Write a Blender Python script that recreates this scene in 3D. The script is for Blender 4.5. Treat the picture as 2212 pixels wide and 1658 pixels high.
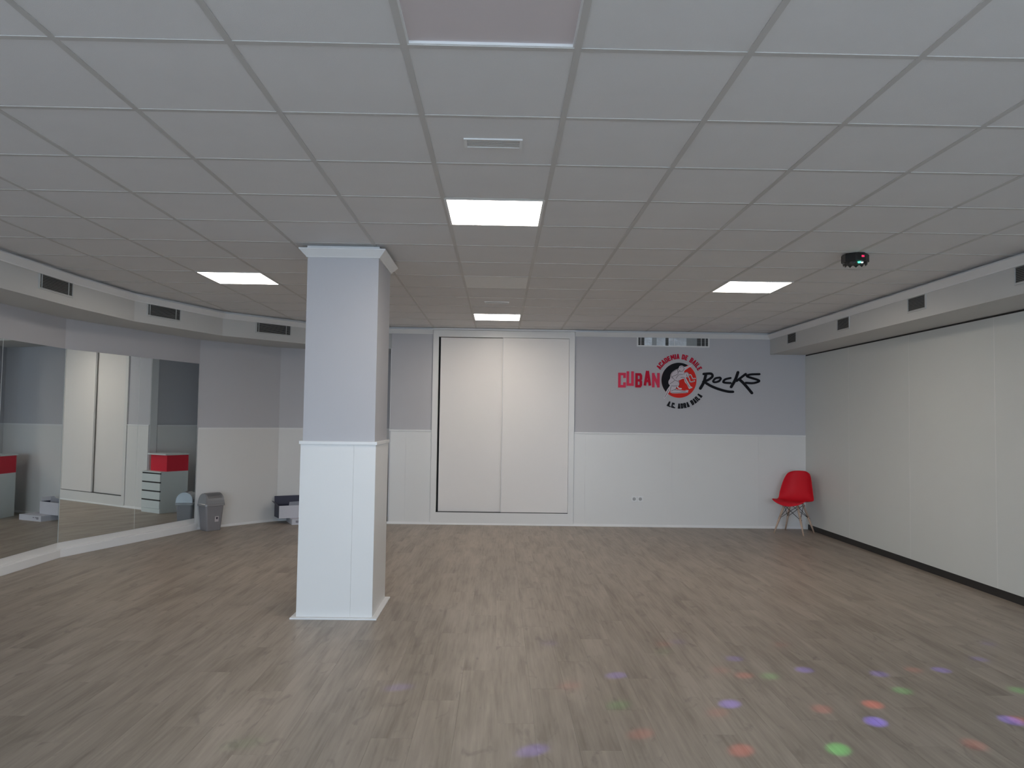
import bpy, bmesh, math, random
from mathutils import Vector, Matrix
random.seed(7)
scene = bpy.context.scene
for o in list(bpy.data.objects):
    bpy.data.objects.remove(o, do_unlink=True)
COL = scene.collection

# ------------------------------------------------------------------ camera
EYE = 1.47            # camera height above the floor
H = 2.751             # ceiling height
YW = 10.68            # far wall
cd = bpy.data.cameras.new('camera')
cd.sensor_fit = 'HORIZONTAL'; cd.sensor_width = 36.0
cd.lens = 36.0 * 1637.6 / 2212.0
cd.clip_start = 0.05; cd.clip_end = 100
cam = bpy.data.objects.new('camera', cd); COL.objects.link(cam)
r_ = Vector((0.9997588, -0.0164236, 0.0145789)); u_ = Vector((-0.0153360, -0.0469523, 0.9987794)); f_ = Vector((0.0157190, 0.9987621, 0.0471928))
m = Matrix(((r_.x, u_.x, -f_.x, 0), (r_.y, u_.y, -f_.y, 0), (r_.z, u_.z, -f_.z, EYE), (0, 0, 0, 1)))
cam.matrix_world = m
scene.camera = cam

# ------------------------------------------------------------------ daylight (sky seen through the shop windows behind the camera) and exposure
PANEL = 18.5          # luminance of the LED ceiling panels
DAY = 7.2             # overcast sky
w = bpy.data.worlds.new('sky'); scene.world = w; w.use_nodes = True
bg = w.node_tree.nodes['Background']
bg.inputs[0].default_value = (0.69, 0.84, 1.0, 1); bg.inputs[1].default_value = DAY
vs = scene.view_settings
vs.view_transform = 'Standard'; vs.look = 'None'; vs.gamma = 1.0; vs.exposure = 0.0
vs.use_curve_mapping = False
YB = -1.9             # wall behind the camera, with two shop windows
WINS = [(-4.2, -0.15), (0.15, 4.05)]; WZ = (0.10, 2.62)
for a, b in WINS:     # sampling portals in the two window openings
    ld = bpy.data.lights.new('window_portal', 'AREA'); ld.shape = 'RECTANGLE'
    ld.size = b - a; ld.size_y = WZ[1] - WZ[0]; ld.cycles.is_portal = True
    lo = bpy.data.objects.new('window_portal', ld); COL.objects.link(lo)
    lo.location = ((a + b) / 2, YB - 0.16, (WZ[0] + WZ[1]) / 2); lo.rotation_euler = (math.radians(90), 0, 0)

# ------------------------------------------------------------------ materials
def mat(name, col, rough=0.5, metal=0.0, spec=0.5, noise=None, bump=None, emit=None, trans=0, coat=0):
    m = bpy.data.materials.new(name); m.use_nodes = True
    nt = m.node_tree; b = nt.nodes['Principled BSDF']
    b.inputs['Base Color'].default_value = (*col, 1); b.inputs['Roughness'].default_value = rough
    b.inputs['Metallic'].default_value = metal; b.inputs['Specular IOR Level'].default_value = spec
    b.inputs['Transmission Weight'].default_value = trans; b.inputs['Coat Weight'].default_value = coat
    if emit:
        b.inputs['Emission Color'].default_value = (*emit[0], 1); b.inputs['Emission Strength'].default_value = emit[1]
    if noise or bump:
        g = nt.nodes.new('ShaderNodeNewGeometry')
        n = nt.nodes.new('ShaderNodeTexNoise'); n.inputs['Detail'].default_value = 3
        nt.links.new(g.outputs['Position'], n.inputs['Vector'])
        n.inputs['Scale'].default_value = (noise or bump)[0]
        if noise:
            mx = nt.nodes.new('ShaderNodeMix'); mx.data_type = 'RGBA'
            k = noise[1]
            mx.inputs[6].default_value = (*[c * (1 - k) for c in col], 1); mx.inputs[7].default_value = (*[min(1, c * (1 + k)) for c in col], 1)
            nt.links.new(n.outputs['Fac'], mx.inputs[0]); nt.links.new(mx.outputs[2], b.inputs['Base Color'])
        if bump:
            n2 = nt.nodes.new('ShaderNodeTexNoise'); n2.inputs['Scale'].default_value = bump[0]; n2.inputs['Detail'].default_value = 2
            nt.links.new(g.outputs['Position'], n2.inputs['Vector'])
            bp = nt.nodes.new('ShaderNodeBump'); bp.inputs['Strength'].default_value = bump[1]; bp.inputs['Distance'].default_value = 0.002
            nt.links.new(n2.outputs['Fac'], bp.inputs['Height']); nt.links.new(bp.outputs[0], b.inputs['Normal'])
    return m
M = {}
M['grey'] = mat('grey_wall_paint', (0.525, 0.52, 0.545), 0.75, noise=(1.5, .025), bump=(220, .12))
M['beam'] = mat('pale_grey_paint', (0.58, 0.58, 0.57), 0.75, noise=(1.5, .02), bump=(220, .1))
M['white'] = mat('white_lacquer', (0.755, 0.745, 0.73), 0.32, noise=(2, .015))
M['trimw'] = mat('white_trim', (0.80, 0.80, 0.80), 0.4, noise=(3, .01))
M['door'] = mat('closet_door_laminate', (0.80, 0.765, 0.74), 0.38, noise=(2, .015))
M['partition'] = mat('partition_laminate', (0.67, 0.685, 0.66), 0.45, noise=(2.5, .02), bump=(300, .05))
M['pstrip'] = mat('partition_edge', (0.74, 0.745, 0.72), 0.4, noise=(5, .01))
M['tile'] = mat('mineral_fibre_tile', (0.76, 0.75, 0.75), 0.9, noise=(4, .03), bump=(350, .4))
M['tile_pink'] = mat('plain_panel_tile', (0.70, 0.63, 0.64), 0.7, noise=(3, .02))
M['tile_pale'] = mat('pale_panel_tile', (0.86, 0.86, 0.85), 0.6, noise=(3, .02))
M['bar'] = mat('ceiling_grid_steel', (0.575, 0.56, 0.545), 0.5, noise=(6, .02))
M['slab'] = mat('ceiling_slab', (0.65, 0.65, 0.65), 0.9, noise=(3, .03))
M['black'] = mat('black_gap', (0.012, 0.012, 0.012), 0.6, noise=(20, .1))
M['darkrub'] = mat('black_rubber_seal', (0.02, 0.018, 0.017), 0.55, noise=(30, .1))
M['slat'] = mat('vent_slat', (0.34, 0.35, 0.35), 0.45, metal=0.3, noise=(30, .05))
M['ventframe'] = mat('vent_frame', (0.52, 0.53, 0.53), 0.5, noise=(20, .03))
M['ventdark'] = mat('vent_duct', (0.02, 0.02, 0.02), 0.8, noise=(20, .1))
M['foil'] = mat('duct_foil', (0.62, 0.64, 0.68), 0.35, metal=0.8, noise=(14, .5), bump=(40, 1.0))
M['mirror'] = mat('mirror_glass', (0.83, 0.88, 0.88), 0.015, metal=1.0, noise=(1, .01))
M['mirredge'] = mat('mirror_edge', (0.75, 0.8, 0.78), 0.2, noise=(30, .02))
M['lamp'] = mat('led_diffuser', (0.9, 0.9, 0.9), 0.6, emit=((1.0, 0.90, 0.79), PANEL))
M['red_plastic'] = mat('red_plastic', (0.66, 0.010, 0.024), 0.55, spec=0.25, noise=(8, .05))
M['wood'] = mat('beech_wood', (0.52, 0.38, 0.29), 0.5, noise=(40, .15))
M['steel'] = mat('dark_steel', (0.02, 0.02, 0.025), 0.4, metal=0.5, noise=(40, .1))
M['binb'] = mat('bin_grey', (0.26, 0.25, 0.265), 0.3, metal=0.15, noise=(10, .05))
M['binl'] = mat('bin_lid_grey', (0.30, 0.295, 0.305), 0.25, metal=0.2, noise=(10, .04))
M['binf'] = mat('bin_flap_grey', (0.15, 0.145, 0.15), 0.35, noise=(10, .05))
M['paper'] = mat('sticker_paper', (0.55, 0.50, 0.52), 0.6, noise=(50, .05))
M['ink'] = mat('dark_ink', (0.03, 0.02, 0.04), 0.6, noise=(50, .1))
M['card'] = mat('white_card', (0.60, 0.60, 0.66), 0.6, noise=(8, .03))
M['cardin'] = mat('grey_card', (0.30, 0.31, 0.36), 0.6, noise=(8, .03))
M['navy'] = mat('navy_card', (0.035, 0.04, 0.075), 0.5, noise=(12, .1))
M['deskw'] = mat('desk_white', (0.66, 0.70, 0.69), 0.4, noise=(5, .02))
M['deskr'] = mat('desk_red', (0.68, 0.025, 0.050), 0.5, spec=.25, noise=(5, .03))
M['lred'] = mat('sign_red', (0.58, 0.010, 0.040), 0.6, spec=.15, noise=(10, .05))
M['lpink'] = mat('sign_pink_red', (0.78, 0.055, 0.12), 0.6, spec=.15, noise=(10, .05))
M['ldark'] = mat('sign_charcoal', (0.016, 0.016, 0.020), 0.7, spec=.12, noise=(10, .1))
M['lorange'] = mat('sign_disc_red', (0.74, 0.030, 0.022), 0.6, spec=.15, noise=(6, .08))
M['lwhite'] = mat('sign_white', (0.78, 0.72, 0.76), 0.5, noise=(10, .02))
M['lbone'] = mat('sign_figure_fill', (0.64, 0.57, 0.62), 0.6, noise=(10, .02))
M['socket'] = mat('socket_plastic', (0.80, 0.80, 0.80), 0.35, noise=(40, .01))
M['sockd'] = mat('socket_recess', (0.42, 0.42, 0.42), 0.4, noise=(40, .02))
M['discb'] = mat('black_plastic', (0.012, 0.012, 0.012), 0.35, noise=(30, .1))
M['crystal'] = mat('crystal_dome', (0.95, 0.97, 0.97), 0.03, trans=1.0)
M['ledg'] = mat('green_led', (0.05, 0.6, 0.4), 0.4, emit=((0.08, 1.0, 0.55), 3.0))
M['ledw'] = mat('white_led', (0.8, 0.9, 1), 0.4, emit=((0.75, 0.95, 1.0), 5.0))
M['ledr'] = mat('red_led', (0.7, 0.02, 0.08), 0.4, emit=((1.0, 0.03, 0.12), 1.2))
M['exterior'] = mat('street_paving', (0.50, 0.50, 0.50), 0.9, noise=(3, .1))
M['alu'] = mat('window_frame_aluminium', (0.55, 0.55, 0.56), 0.35, metal=0.6, noise=(10, .03))
# thin clear window pane
g = bpy.data.materials.new('window_glass'); g.use_nodes = True; nt = g.node_tree
nt.nodes.remove(nt.nodes['Principled BSDF'])
tr = nt.nodes.new('ShaderNodeBsdfTransparent'); gl = nt.nodes.new('ShaderNodeBsdfGlossy'); gl.inputs['Roughness'].default_value = 0.02
mx = nt.nodes.new('ShaderNodeMixShader'); mx.inputs[0].default_value = 0.08
nt.links.new(tr.outputs[0], mx.inputs[1]); nt.links.new(gl.outputs[0], mx.inputs[2])
nt.links.new(mx.outputs[0], nt.nodes['Material Output'].inputs[0]); M['glass'] = g

# vinyl plank floor: plank tone by plank, grain along the length, dark knots
PW, PL = 0.19, 1.25
def floor_material():
    m = bpy.data.materials.new('grey_oak_vinyl'); m.use_nodes = True; nt = m.node_tree; L = nt.links
    b = nt.nodes['Principled BSDF']
    def N(t, **k):
        n = nt.nodes.new(t)
        for a, v in k.items(): setattr(n, a, v)
        return n
    def math_(op, a, c=None):
        n = N('ShaderNodeMath', operation=op)
        for i, v in enumerate((a, c)):
            if v is None: continue
            if isinstance(v, (int, float)): n.inputs[i].default_value = v
            else: L.new(v, n.inputs[i])
        return n.outputs[0]
    geo = N('ShaderNodeNewGeometry'); sep = N('ShaderNodeSeparateXYZ'); L.new(geo.outputs['Position'], sep.inputs[0])
    row = math_('FLOOR', math_('DIVIDE', sep.outputs[0], PW))
    off = math_('MULTIPLY', math_('FRACT', math_('MULTIPLY', row, 0.618)), PL)
    idn = math_('FLOOR', math_('DIVIDE', math_('ADD', sep.outputs[1], off), PL))
    cv = N('ShaderNodeCombineXYZ'); L.new(row, cv.inputs[0]); L.new(idn, cv.inputs[1])
    wn = N('ShaderNodeTexWhiteNoise', noise_dimensions='2D'); L.new(cv.outputs[0], wn.inputs['Vector'])
    shift = math_('MULTIPLY', wn.outputs['Value'], 37.0)
    def stretched(sx, sy, scale, detail, dist=0.0):
        c = N('ShaderNodeCombineXYZ')
        L.new(math_('MULTIPLY', sep.outputs[0], sx), c.inputs[0]); L.new(math_('MULTIPLY', sep.outputs[1], sy), c.inputs[1]); L.new(shift, c.inputs[2])
        n = N('ShaderNodeTexNoise'); n.inputs['Scale'].default_value = scale; n.inputs['Detail'].default_value = detail; n.inputs['Distortion'].default_value = dist
        L.new(c.outputs[0], n.inputs['Vector']); return n.outputs['Fac']
    broad = stretched(9, 1.3, 1.0, 4, 0.4)
    fine = stretched(60, 3.0, 1.0, 5, 0.2)
    knots = stretched(11, 3.6, 1.0, 3, 1.2)
    mixv = math_('ADD', math_('MULTIPLY', broad, 0.62), math_('MULTIPLY', fine, 0.38))
    ramp = N('ShaderNodeValToRGB'); L.new(mixv, ramp.inputs[0])
    e = ramp.color_ramp.elements
    e[0].position = 0.34; e[0].color = (0.222, 0.180, 0.142, 1); e[1].position = 0.64; e[1].color = (0.380, 0.320, 0.262, 1)
    e2 = ramp.color_ramp.elements.new(0.49); e2.color = (0.312, 0.261, 0.211, 1)
    kr = N('ShaderNodeMapRange'); L.new(knots, kr.inputs[0]); kr.inputs[1].default_value = 0.61; kr.inputs[2].default_value = 0.74; kr.inputs[3].default_value = 0.0; kr.inputs[4].default_value = 0.5
    mk = N('ShaderNodeMix', data_type='RGBA'); L.new(kr.outputs[0], mk.inputs[0]); L.new(ramp.outputs[0], mk.inputs[6]); mk.inputs[7].default_value = (0.15, 0.12, 0.10, 1)
    tone = math_('ADD', math_('MULTIPLY', wn.outputs['Value'], 0.07), 0.965)
    mt = N('ShaderNodeMix', data_type='RGBA', blend_type='MULTIPLY'); mt.inputs[0].default_value = 1.0
    L.new(mk.outputs[2], mt.inputs[6]); L.new(tone, mt.inputs[7])
    L.new(mt.outputs[2], b.inputs['Base Color'])
    b.inputs['Roughness'].default_value = 0.42; b.inputs['Specular IOR Level'].default_value = 0.45
    bp = N('ShaderNodeBump'); bp.inputs['Strength'].default_value = 0.12; bp.inputs['Distance'].default_value = 0.001
    L.new(fine, bp.inputs['Height']); L.new(bp.outputs[0], b.inputs['Normal'])
    return m
M['plank'] = floor_material()

# ------------------------------------------------------------------ mesh helpers
class MB:
    def __init__(s): s.v = []; s.f = []; s.smooth = False
    def poly(s, vs, fs):
        n = len(s.v); s.v += [tuple(v) for v in vs]; s.f += [tuple(n + i for i in f) for f in fs]; return s
    def box(s, x0, x1, y0, y1, z0, z1):
        return s.poly([(x0,y0,z0),(x1,y0,z0),(x1,y1,z0),(x0,y1,z0),(x0,y0,z1),(x1,y0,z1),(x1,y1,z1),(x0,y1,z1)],
                      [(0,3,2,1),(4,5,6,7),(0,1,5,4),(1,2,6,5),(2,3,7,6),(3,0,4,7)])
    def prism(s, pts, z0, z1):
        n = len(pts)
        return s.poly([(x,y,z0) for x,y in pts] + [(x,y,z1) for x,y in pts],
                      [tuple(range(n-1,-1,-1)), tuple(range(n,2*n))] + [(i,(i+1)%n,n+(i+1)%n,n+i) for i in range(n)])
    def prism_xz(s, pts, y0, y1):      # outline in the x-z plane, front face at y0
        n = len(pts)
        return s.poly([(x,y0,z) for x,z in pts] + [(x,y1,z) for x,z in pts],
                      [tuple(range(n)), tuple(range(2*n-1,n-1,-1))] + [((i+1)%n,i,n+i,n+(i+1)%n) for i in range(n)])
    def tube(s, a, b, r0, r1=None, n=10):
        r1 = r0 if r1 is None else r1; a = Vector(a); b = Vector(b); d = (b - a).normalized()
        t = Vector((0,0,1)) if abs(d.z) < .9 else Vector((1,0,0)); p = d.cross(t).normalized(); q = d.cross(p)
        vs = [a + (p*math.cos(i*2*math.pi/n) + q*math.sin(i*2*math.pi/n))*r0 for i in range(n)] + [b + (p*math.cos(i*2*math.pi/n) + q*math.sin(i*2*math.pi/n))*r1 for i in range(n)]
        return s.poly(vs, [tuple(range(n)), tuple(range(2*n-1,n-1,-1))] + [((i+1)%n,i,n+i,n+(i+1)%n) for i in range(n)])
    def loft(s, rings, cap=True):
        n = len(rings[0]); vs = [p for r in rings for p in r]; fs = []
        for k in range(len(rings)-1):
            fs += [(k*n+i, k*n+(i+1)%n, (k+1)*n+(i+1)%n, (k+1)*n+i) for i in range(n)]
        if cap: fs += [tuple(range(n-1,-1,-1)), tuple(range((len(rings)-1)*n, len(rings)*n))]
        return s.poly(vs, fs)
    def sweep(s, path, prof):          # prof: (offset to the right of travel, z); mitred corners, capped ends
        pts = [Vector(p) for p in path]; k = len(pts); offs = []
        for i in range(k):
            ds = []
            if i > 0: ds.append((pts[i]-pts[i-1]).normalized())
            if i < k-1: ds.append((pts[i+1]-pts[i]).normalized())
            ns = [Vector((d.y,-d.x)) for d in ds]
            if len(ns) == 1: offs.append(ns[0])
            else:
                b = (ns[0]+ns[1]).normalized(); offs.append(b / max(.3, b.dot(ns[0])))
        return s.loft([[(pts[i].x+offs[i].x*o, pts[i].y+offs[i].y*o, z) for o,z in prof] for i in range(k)])
    def build(s, name, m, parent=None, smooth=False, at=None):
        me = bpy.data.meshes.new(name); me.from_pydata(s.v, [], s.f); me.update()
        bm = bmesh.new(); bm.from_mesh(me); bmesh.ops.recalc_face_normals(bm, faces=bm.faces); bm.to_mesh(me); bm.free()
        if smooth:
            for p in me.polygons: p.use_smooth = True
        me.materials.append(M[m] if isinstance(m, str) else m)
        o = bpy.data.objects.new(name, me); COL.objects.link(o)
        if parent: o.parent = parent
        if at: o.location = at
        return o
def tag(o, label=None, cat=None, group=None, kind=None):
    for k, v in (('label',label),('category',cat),('group',group),('kind',kind)):
        if v: o[k] = v
    return o
def empty(name, loc=(0,0,0), rz=0, label=None, cat=None, group=None):
    o = bpy.data.objects.new(name, None); COL.objects.link(o); o.empty_display_size = .1
    o.location = loc; o.rotation_euler = (0,0,rz); return tag(o, label, cat, group)
def struct(o, label, cat): return tag(o, label, cat, kind='structure')
def bevel(o, wd, seg=2):
    b = o.modifiers.new('bevel','BEVEL'); b.width = wd; b.segments = seg; b.limit_method = 'ANGLE'; return o
def share(src, name, parent, loc, rz=0.0):
    o = bpy.data.objects.new(name, src.data); COL.objects.link(o); o.parent = parent; o.location = loc; o.rotation_euler = (0,0,rz); return o

# ------------------------------------------------------------------ plan of the room
LW = [(-4.50,YB), (-4.50,7.88), (-3.90,9.88), (-3.13,10.83), (-1.75,11.47), (-1.535,11.52)]    # left wall: straight, then bending round into the alcove
BW = [(-3.95,YB), (-3.95,7.05), (-3.87,8.02), (-3.42,9.33), (-2.60,10.23), (-1.535,10.73)]                   # front of the dropped beam above it
XR, XBR = 4.33, 3.83                                                                           # right partition, right beam
ZB = 2.45                                                                                      # underside of the beams
WZT = 1.305                                                                                    # top of the white wainscot

# floor
fl = struct(MB().box(-4.7, 4.6, YB-.2, 11.8, -.12, -.006).build('floor', 'plank'), 'grey brown oak-look vinyl plank floor of the hall', 'floor')
cells = []
for row in range(math.floor(-4.6/PW), math.ceil(4.45/PW)):
    off = ((row*.618) % 1.0)*PL
    for j in range(-3, 12):
        y0 = j*PL - off
        if y0 > 11.6 or y0+PL < YB: continue
        cells.append((row*PW + PW/2, y0 + PL/2))
def seen(c):
    x, y = c; yy = y + .5
    return yy > 3.1 and abs(x) < yy*.70 + .2 and y < 11.6
vis = sorted([c for c in cells if seen(c)], key=lambda c: c[0]**2 + c[1]**2)
near = vis[:300]; rest = set(cells) - set(near)
gp = 0.0003
first = MB().poly([(-PW/2+gp,-PL/2+gp,-.006),(PW/2-gp,-PL/2+gp,-.006),(PW/2-gp,PL/2-gp,-.006),(-PW/2+gp,PL/2-gp,-.006),
                   (-PW/2+gp,-PL/2+gp,0),(PW/2-gp,-PL/2+gp,0),(PW/2-gp,PL/2-gp,0),(-PW/2+gp,PL/2-gp,0)],
                  [(4,5,6,7),(0,1,5,4),(1,2,6,5),(2,3,7,6),(3,0,4,7)]).build('floor_plank', 'plank', fl)
first.location = (*near[0], 0)
for c in near[1:]: share(first, 'floor_plank', fl, (*c, 0))
mb = MB()
for x, y in sorted(rest): mb.box(x-PW/2+gp, x+PW/2-gp, y-PL/2+gp, y+PL/2-gp, -.006, 0)
tag(mb.build('floor_planks_beyond', 'plank', fl), kind='stuff')

# ceiling: slab, steel grid, lay-in tiles, dropped beams
GX = lambda c: (c-2.5)*.6 - .049
GY = lambda r: 2.5658 + .6*r
ce = struct(MB().box(-4.7, 4.6, YB-.2, 11.8, 2.86, 2.95).build('ceiling', 'slab'), 'suspended ceiling of square mineral fibre tiles in a steel grid', 'ceiling')
LIGHTS = [(2,3),(2,11),(-2,7),(6,7)]
HOLES = set(LIGHTS)
def beam_x(y):            # left limit of the tiled field at depth y
    for (x0,y0),(x1,y1) in zip(BW, BW[1:]):
        if y0 <= y <= y1: return x0 + (x1-x0)*(y-y0)/(y1-y0)
    return -1.5
def tile_mesh(name, m, d): return MB().box(-.2965, .2965, -.2965, .2965, 0, d).build(name, m, ce)
t0 = tile_mesh('ceiling_tile', 'tile', .016); t0.location = (GX(0)+.3, GY(0)+.3, H+.003)
half = MB().box(-.2965, .2965, -.2965, .0, 0, .016).build('ceiling_tile', 'tile', ce); half.location = (GX(3)+.3, GY(13)+.3, H+.003)
fi = True
for r in range(-8, 14):
    for c in range(-4, 9):
        if (c, r) in HOLES or (c, r) == (0, 0) or (c, r) == (3, 13): continue
        if GX(c)+.6 < beam_x(min(GY(r)+.02, 10.7)): continue
        loc = (GX(c)+.3, GY(r)+.3, H+.003)
        if r == 13: share(half, 'ceiling_tile', ce, loc); continue
        if (c, r) == (2, -1):
            tile_mesh('ceiling_tile', 'tile_pink', .012).location = (loc[0], loc[1], H+.013); continue
        if (c, r) == (2, 7):
            tile_mesh('ceiling_tile', 'tile_pale', .012).location = (loc[0], loc[1], H+.0015); continue
        share(t0, 'ceiling_tile', ce, (loc[0], loc[1], loc[2] + random.uniform(-.0003, .0006)))
# thin edge trim round the raised plain panel
mb = MB(); x0, y0 = GX(2)+.012, GY(-1)+.012
mb.box(x0, x0+.576, y0+.570, y0+.576, H+.003, H+.013).box(x0, x0+.576, y0, y0+.006, H+.003, H+.013).box(x0, x0+.006, y0+.006, y0+.57, H+.003, H+.013).box(x0+.57, x0+.576, y0+.006, y0+.57, H+.003, H+.013)
mb.build('panel_edge_trim', 'trimw', ce)
for c in range(-4, 10):
    y1 = YW - .001
    x = GX(c)
    MB().box(x-.012, x+.012, YB, y1, H, H+.003).build('grid_bar', 'bar', ce)
for r in range(-7, 14):
    y = GY(r); xl = max(-3.955, beam_x(min(y, 10.7)) - .02)
    MB().box(xl, XBR+.02, y-.012, y+.012, H+.0004, H+.003).build('grid_bar', 'bar', ce)
MB().prism(BW + [(-1.54,11.5)] + LW[::-1][1:], ZB, H+.0).build('soffit_beam', 'beam', ce)
MB().box(XBR, XR+.25, YB, YW-.001, ZB, H).build('soffit_beam', 'beam', ce)
# alcove ceiling strip above the beam is closed by the slab

# left wall with alcove
wl = struct(MB().sweep(LW, [(0,0),(0,2.86),(-.15,2.86),(-.15,0)]).build('wall_left', 'grey'), 'grey painted wall that bends round towards an alcove', 'wall')
MB().sweep(LW[:3], [(.0005,0),(.0005,.150),(.004,.150),(.004,0)]).build('mirror_plinth_board', 'white', wl)
for i in (2, 3, 4):
    a, b = Vector(LW[i]), Vector(LW[i+1]); L_ = (b-a).length; d = (b-a)/L_
    n = max(1, round(L_/1.22)); 
    for k in range(n):
        p = a + d*(L_*k/n + (.001 if k else 0)); q = a + d*(L_*(k+1)/n - .001)
        MB().sweep([p, q], [(.0,0),(.0,WZT-.012),(.010,WZT-.012),(.010,0)]).build('wainscot_panel', 'white', wl)
MB().sweep(LW[2:], [(0,WZT-.012),(0,WZT+.006),(.018,WZT+.006),(.018,WZT-.012)]).build('wainscot_cap', 'trimw', wl)
struct(bevel(MB().sweep(LW[:3], [(.0,0),(.0,.085),(.040,.085),(.045,.08),(.045,0)]).build('baseboard_left', 'trimw'), .003), 'white skirting ledge running under the wall mirrors', 'baseboard')
struct(MB().sweep(LW[2:], [(.010,0),(.010,.03),(.016,.03),(.028,.01),(.028,0)]).build('baseboard_alcove', 'trimw'), 'low white skirting along the panelled alcove wall', 'baseboard')

# far wall with the closet opening
CX0, CX1, CZ0, CZ1 = -.872, .972, .17, 2.628     # closet opening
FX0, FX1 = -.95, 1.05
mb = MB().sweep([(-1.535,11.60),(-1.535,YW),(FX0,YW)], [(0,0),(0,2.86),(-.15,2.86),(-.15,0)])
mb.box(FX1, XR+.25, YW, YW+.15, 0, 2.86)
mb.box(FX0, FX1, YW+.001, YW+.15, CZ1+.05, 2.86).box(FX0, FX1, YW+.001, YW+.15, 0, CZ0-.05)
wf = struct(mb.build('wall_far', 'grey'), 'grey far wall with white wainscot, closet and wall sign', 'wall')
for x0, x1 in ((-1.527,-1.307),(-1.307,-.952),(1.052,1.213),(1.213,2.435),(2.435,3.657),(3.657,XR)):
    MB().box(x0+.0004, x1-.0004, YW-.010, YW, 0, WZT-.014).build('wainscot_panel', 'white', wf)
for x0, x1 in ((-1.545,-.952),(1.052,XR)):
    bevel(MB().box(x0, x1, YW-.020, YW, WZT-.014, WZT+.006).build('wainscot_cap', 'trimw', wf), .003)
MB().box(-1.545, -1.535, YW+.13, 11.50, 0, WZT-.014).build('wainscot_panel', 'white', wf)
MB().box(-1.553, -1.535, YW+.13, 11.50, WZT-.014, WZT+.006).build('wainscot_cap', 'trimw', wf)
struct(MB().box(-1.543, -1.535, YW+.004, YW+.12, 0, ZB).build('trim_1', 'trimw'), 'white corner board on the end of the far wall', 'trim')
struct(MB().sweep([(-1.58,YW),(XR,YW)], [(.010,0),(.010,.032),(.016,.032),(.030,.010),(.030,0)]).build('baseboard_far', 'trimw'), 'low white skirting along the foot of the far wall', 'baseboard')

# cornices
CP = [(0,H-.088),(.008,H-.088),(.012,H-.080),(.030,H-.062),(.048,H-.042),(.056,H-.034),(.056,H-.026),(.004,H-.026),(.004,H-.001),(0,H-.001)]
struct(MB().sweep(BW, CP).build('trim_2', 'trimw'), 'white cornice along the curved left beam', 'trim')
struct(MB().sweep([(-1.60,YW),(FX0-.002,YW)], CP).build('trim_3', 'trimw'), 'short white cornice left of the closet', 'trim')
struct(MB().sweep([(FX1+.002,YW),(XBR,YW),(XBR,YB)], CP).build('trim_4', 'trimw'), 'white cornice right of the closet and along the right beam', 'trim')

# right wall: movable partition in tall panels
wr = struct(MB().box(XR+.06, XR+.22, YB, YW, 0, 2.86).build('wall_right', 'partition'), 'pale movable partition wall of tall panels', 'wall')
ys = [YW-.002, 9.335, 7.945, 6.555, 5.165, 3.775, 2.385, .995, -.395, YB]
for a, b in zip(ys, ys[1:]):
    MB().box(XR, XR+.06, b+.012, a, .075, ZB-.018).build('partition_panel', 'partition', wr)
    MB().box(XR-.001, XR+.05, b, b+.012, .075, ZB-.018).build('edge_strip', 'pstrip', wr)
MB().box(XR+.012, XR+.06, YB, YW, 0, .075).build('bottom_seal', 'darkrub', wr)
MB().box(XR+.010, XR+.06, YB, YW, ZB-.018, ZB).build('ceiling_track', 'darkrub', wr)
MB().box(XR-.012, XR+.012, YW-.05, YW-.03, 0, .075).build('seal_end', 'pstrip', wr)

# wall behind the camera with two shop windows, street outside
mb = MB(); xs = [-4.7, WINS[0][0], WINS[0][1], WINS[1][0], WINS[1][1], 4.6]
for i in (0, 2, 4): mb.box(xs[i], xs[i+1], YB-.2, YB, 0, 2.86)
for a, b in WINS: mb.box(a, b, YB-.2, YB, 0, WZ[0]).box(a, b, YB-.2, YB, WZ[1], 2.86)
struct(mb.build('wall_back', 'grey'), 'grey wall behind the camera with two shop windows', 'wall')
for i, (a, b) in enumerate(WINS):
    r = empty('window_%d' % (i+1), ((a+b)/2, YB-.1, WZ[0]), 0, 'wide shop window on the street side, %s half' % ('left','right')[i], 'window'); r['kind'] = 'structure'
    hw = (b-a)/2; hh = WZ[1]-WZ[0]; mb = MB()
    mb.box(-hw,hw,-.03,.03,0,.06).box(-hw,hw,-.03,.03,hh-.06,hh)
    for x in (-hw, -.03, hw-.06): mb.box(x, x+.06, -.03, .03, .06, hh-.06)
    mb.build('window_frame', 'alu', r)
    for x0, x1 in ((-hw+.06,-.03),(.03,hw-.06)): MB().box(x0, x1, -.003, .003, .06, hh-.06).build('pane', 'glass', r)
struct(MB().box(-20, 20, -22, YB-.2, -.2, -.05).build('ground_street', 'exterior'), 'paved street outside the shop windows', 'ground')

# ------------------------------------------------------------------ column
X0, X1, Y0, Y1 = -1.4535, -.9227, 5.6476, 6.245
col = empty('column', ((X0+X1)/2, (Y0+Y1)/2, 0), 0, 'square grey column with white panelled lower half in mid floor', 'column')
hx, hy = (X1-X0)/2, (Y1-Y0)/2
ZC = 1.285
MB().box(-hx, hx, -hy, hy, 0, H).build('shaft', 'grey', col)
xs_ = .393 - hx - .012
for x0, x1 in ((-hx-.012, xs_), (xs_, hx+.012)): bevel(MB().box(x0+.0003, x1-.0003, -hy-.012, -hy, .012, ZC-.016).build('wainscot_panel', 'white', col), .001, 1)
MB().box(-hx-.012, hx+.012, hy, hy+.012, .012, ZC-.016).build('wainscot_panel', 'white', col)
for sx in (-1, 1):
    a, b = sorted((sx*hx, sx*(hx+.012))); MB().box(a, b, -hy, hy, .012, ZC-.016).build('wainscot_panel', 'white', col)
loop = lambda o: [(-hx-o,-hy-o),(-hx-o,hy+o),(hx+o,hy+o),(hx+o,-hy-o)]
mb = MB()
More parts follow.
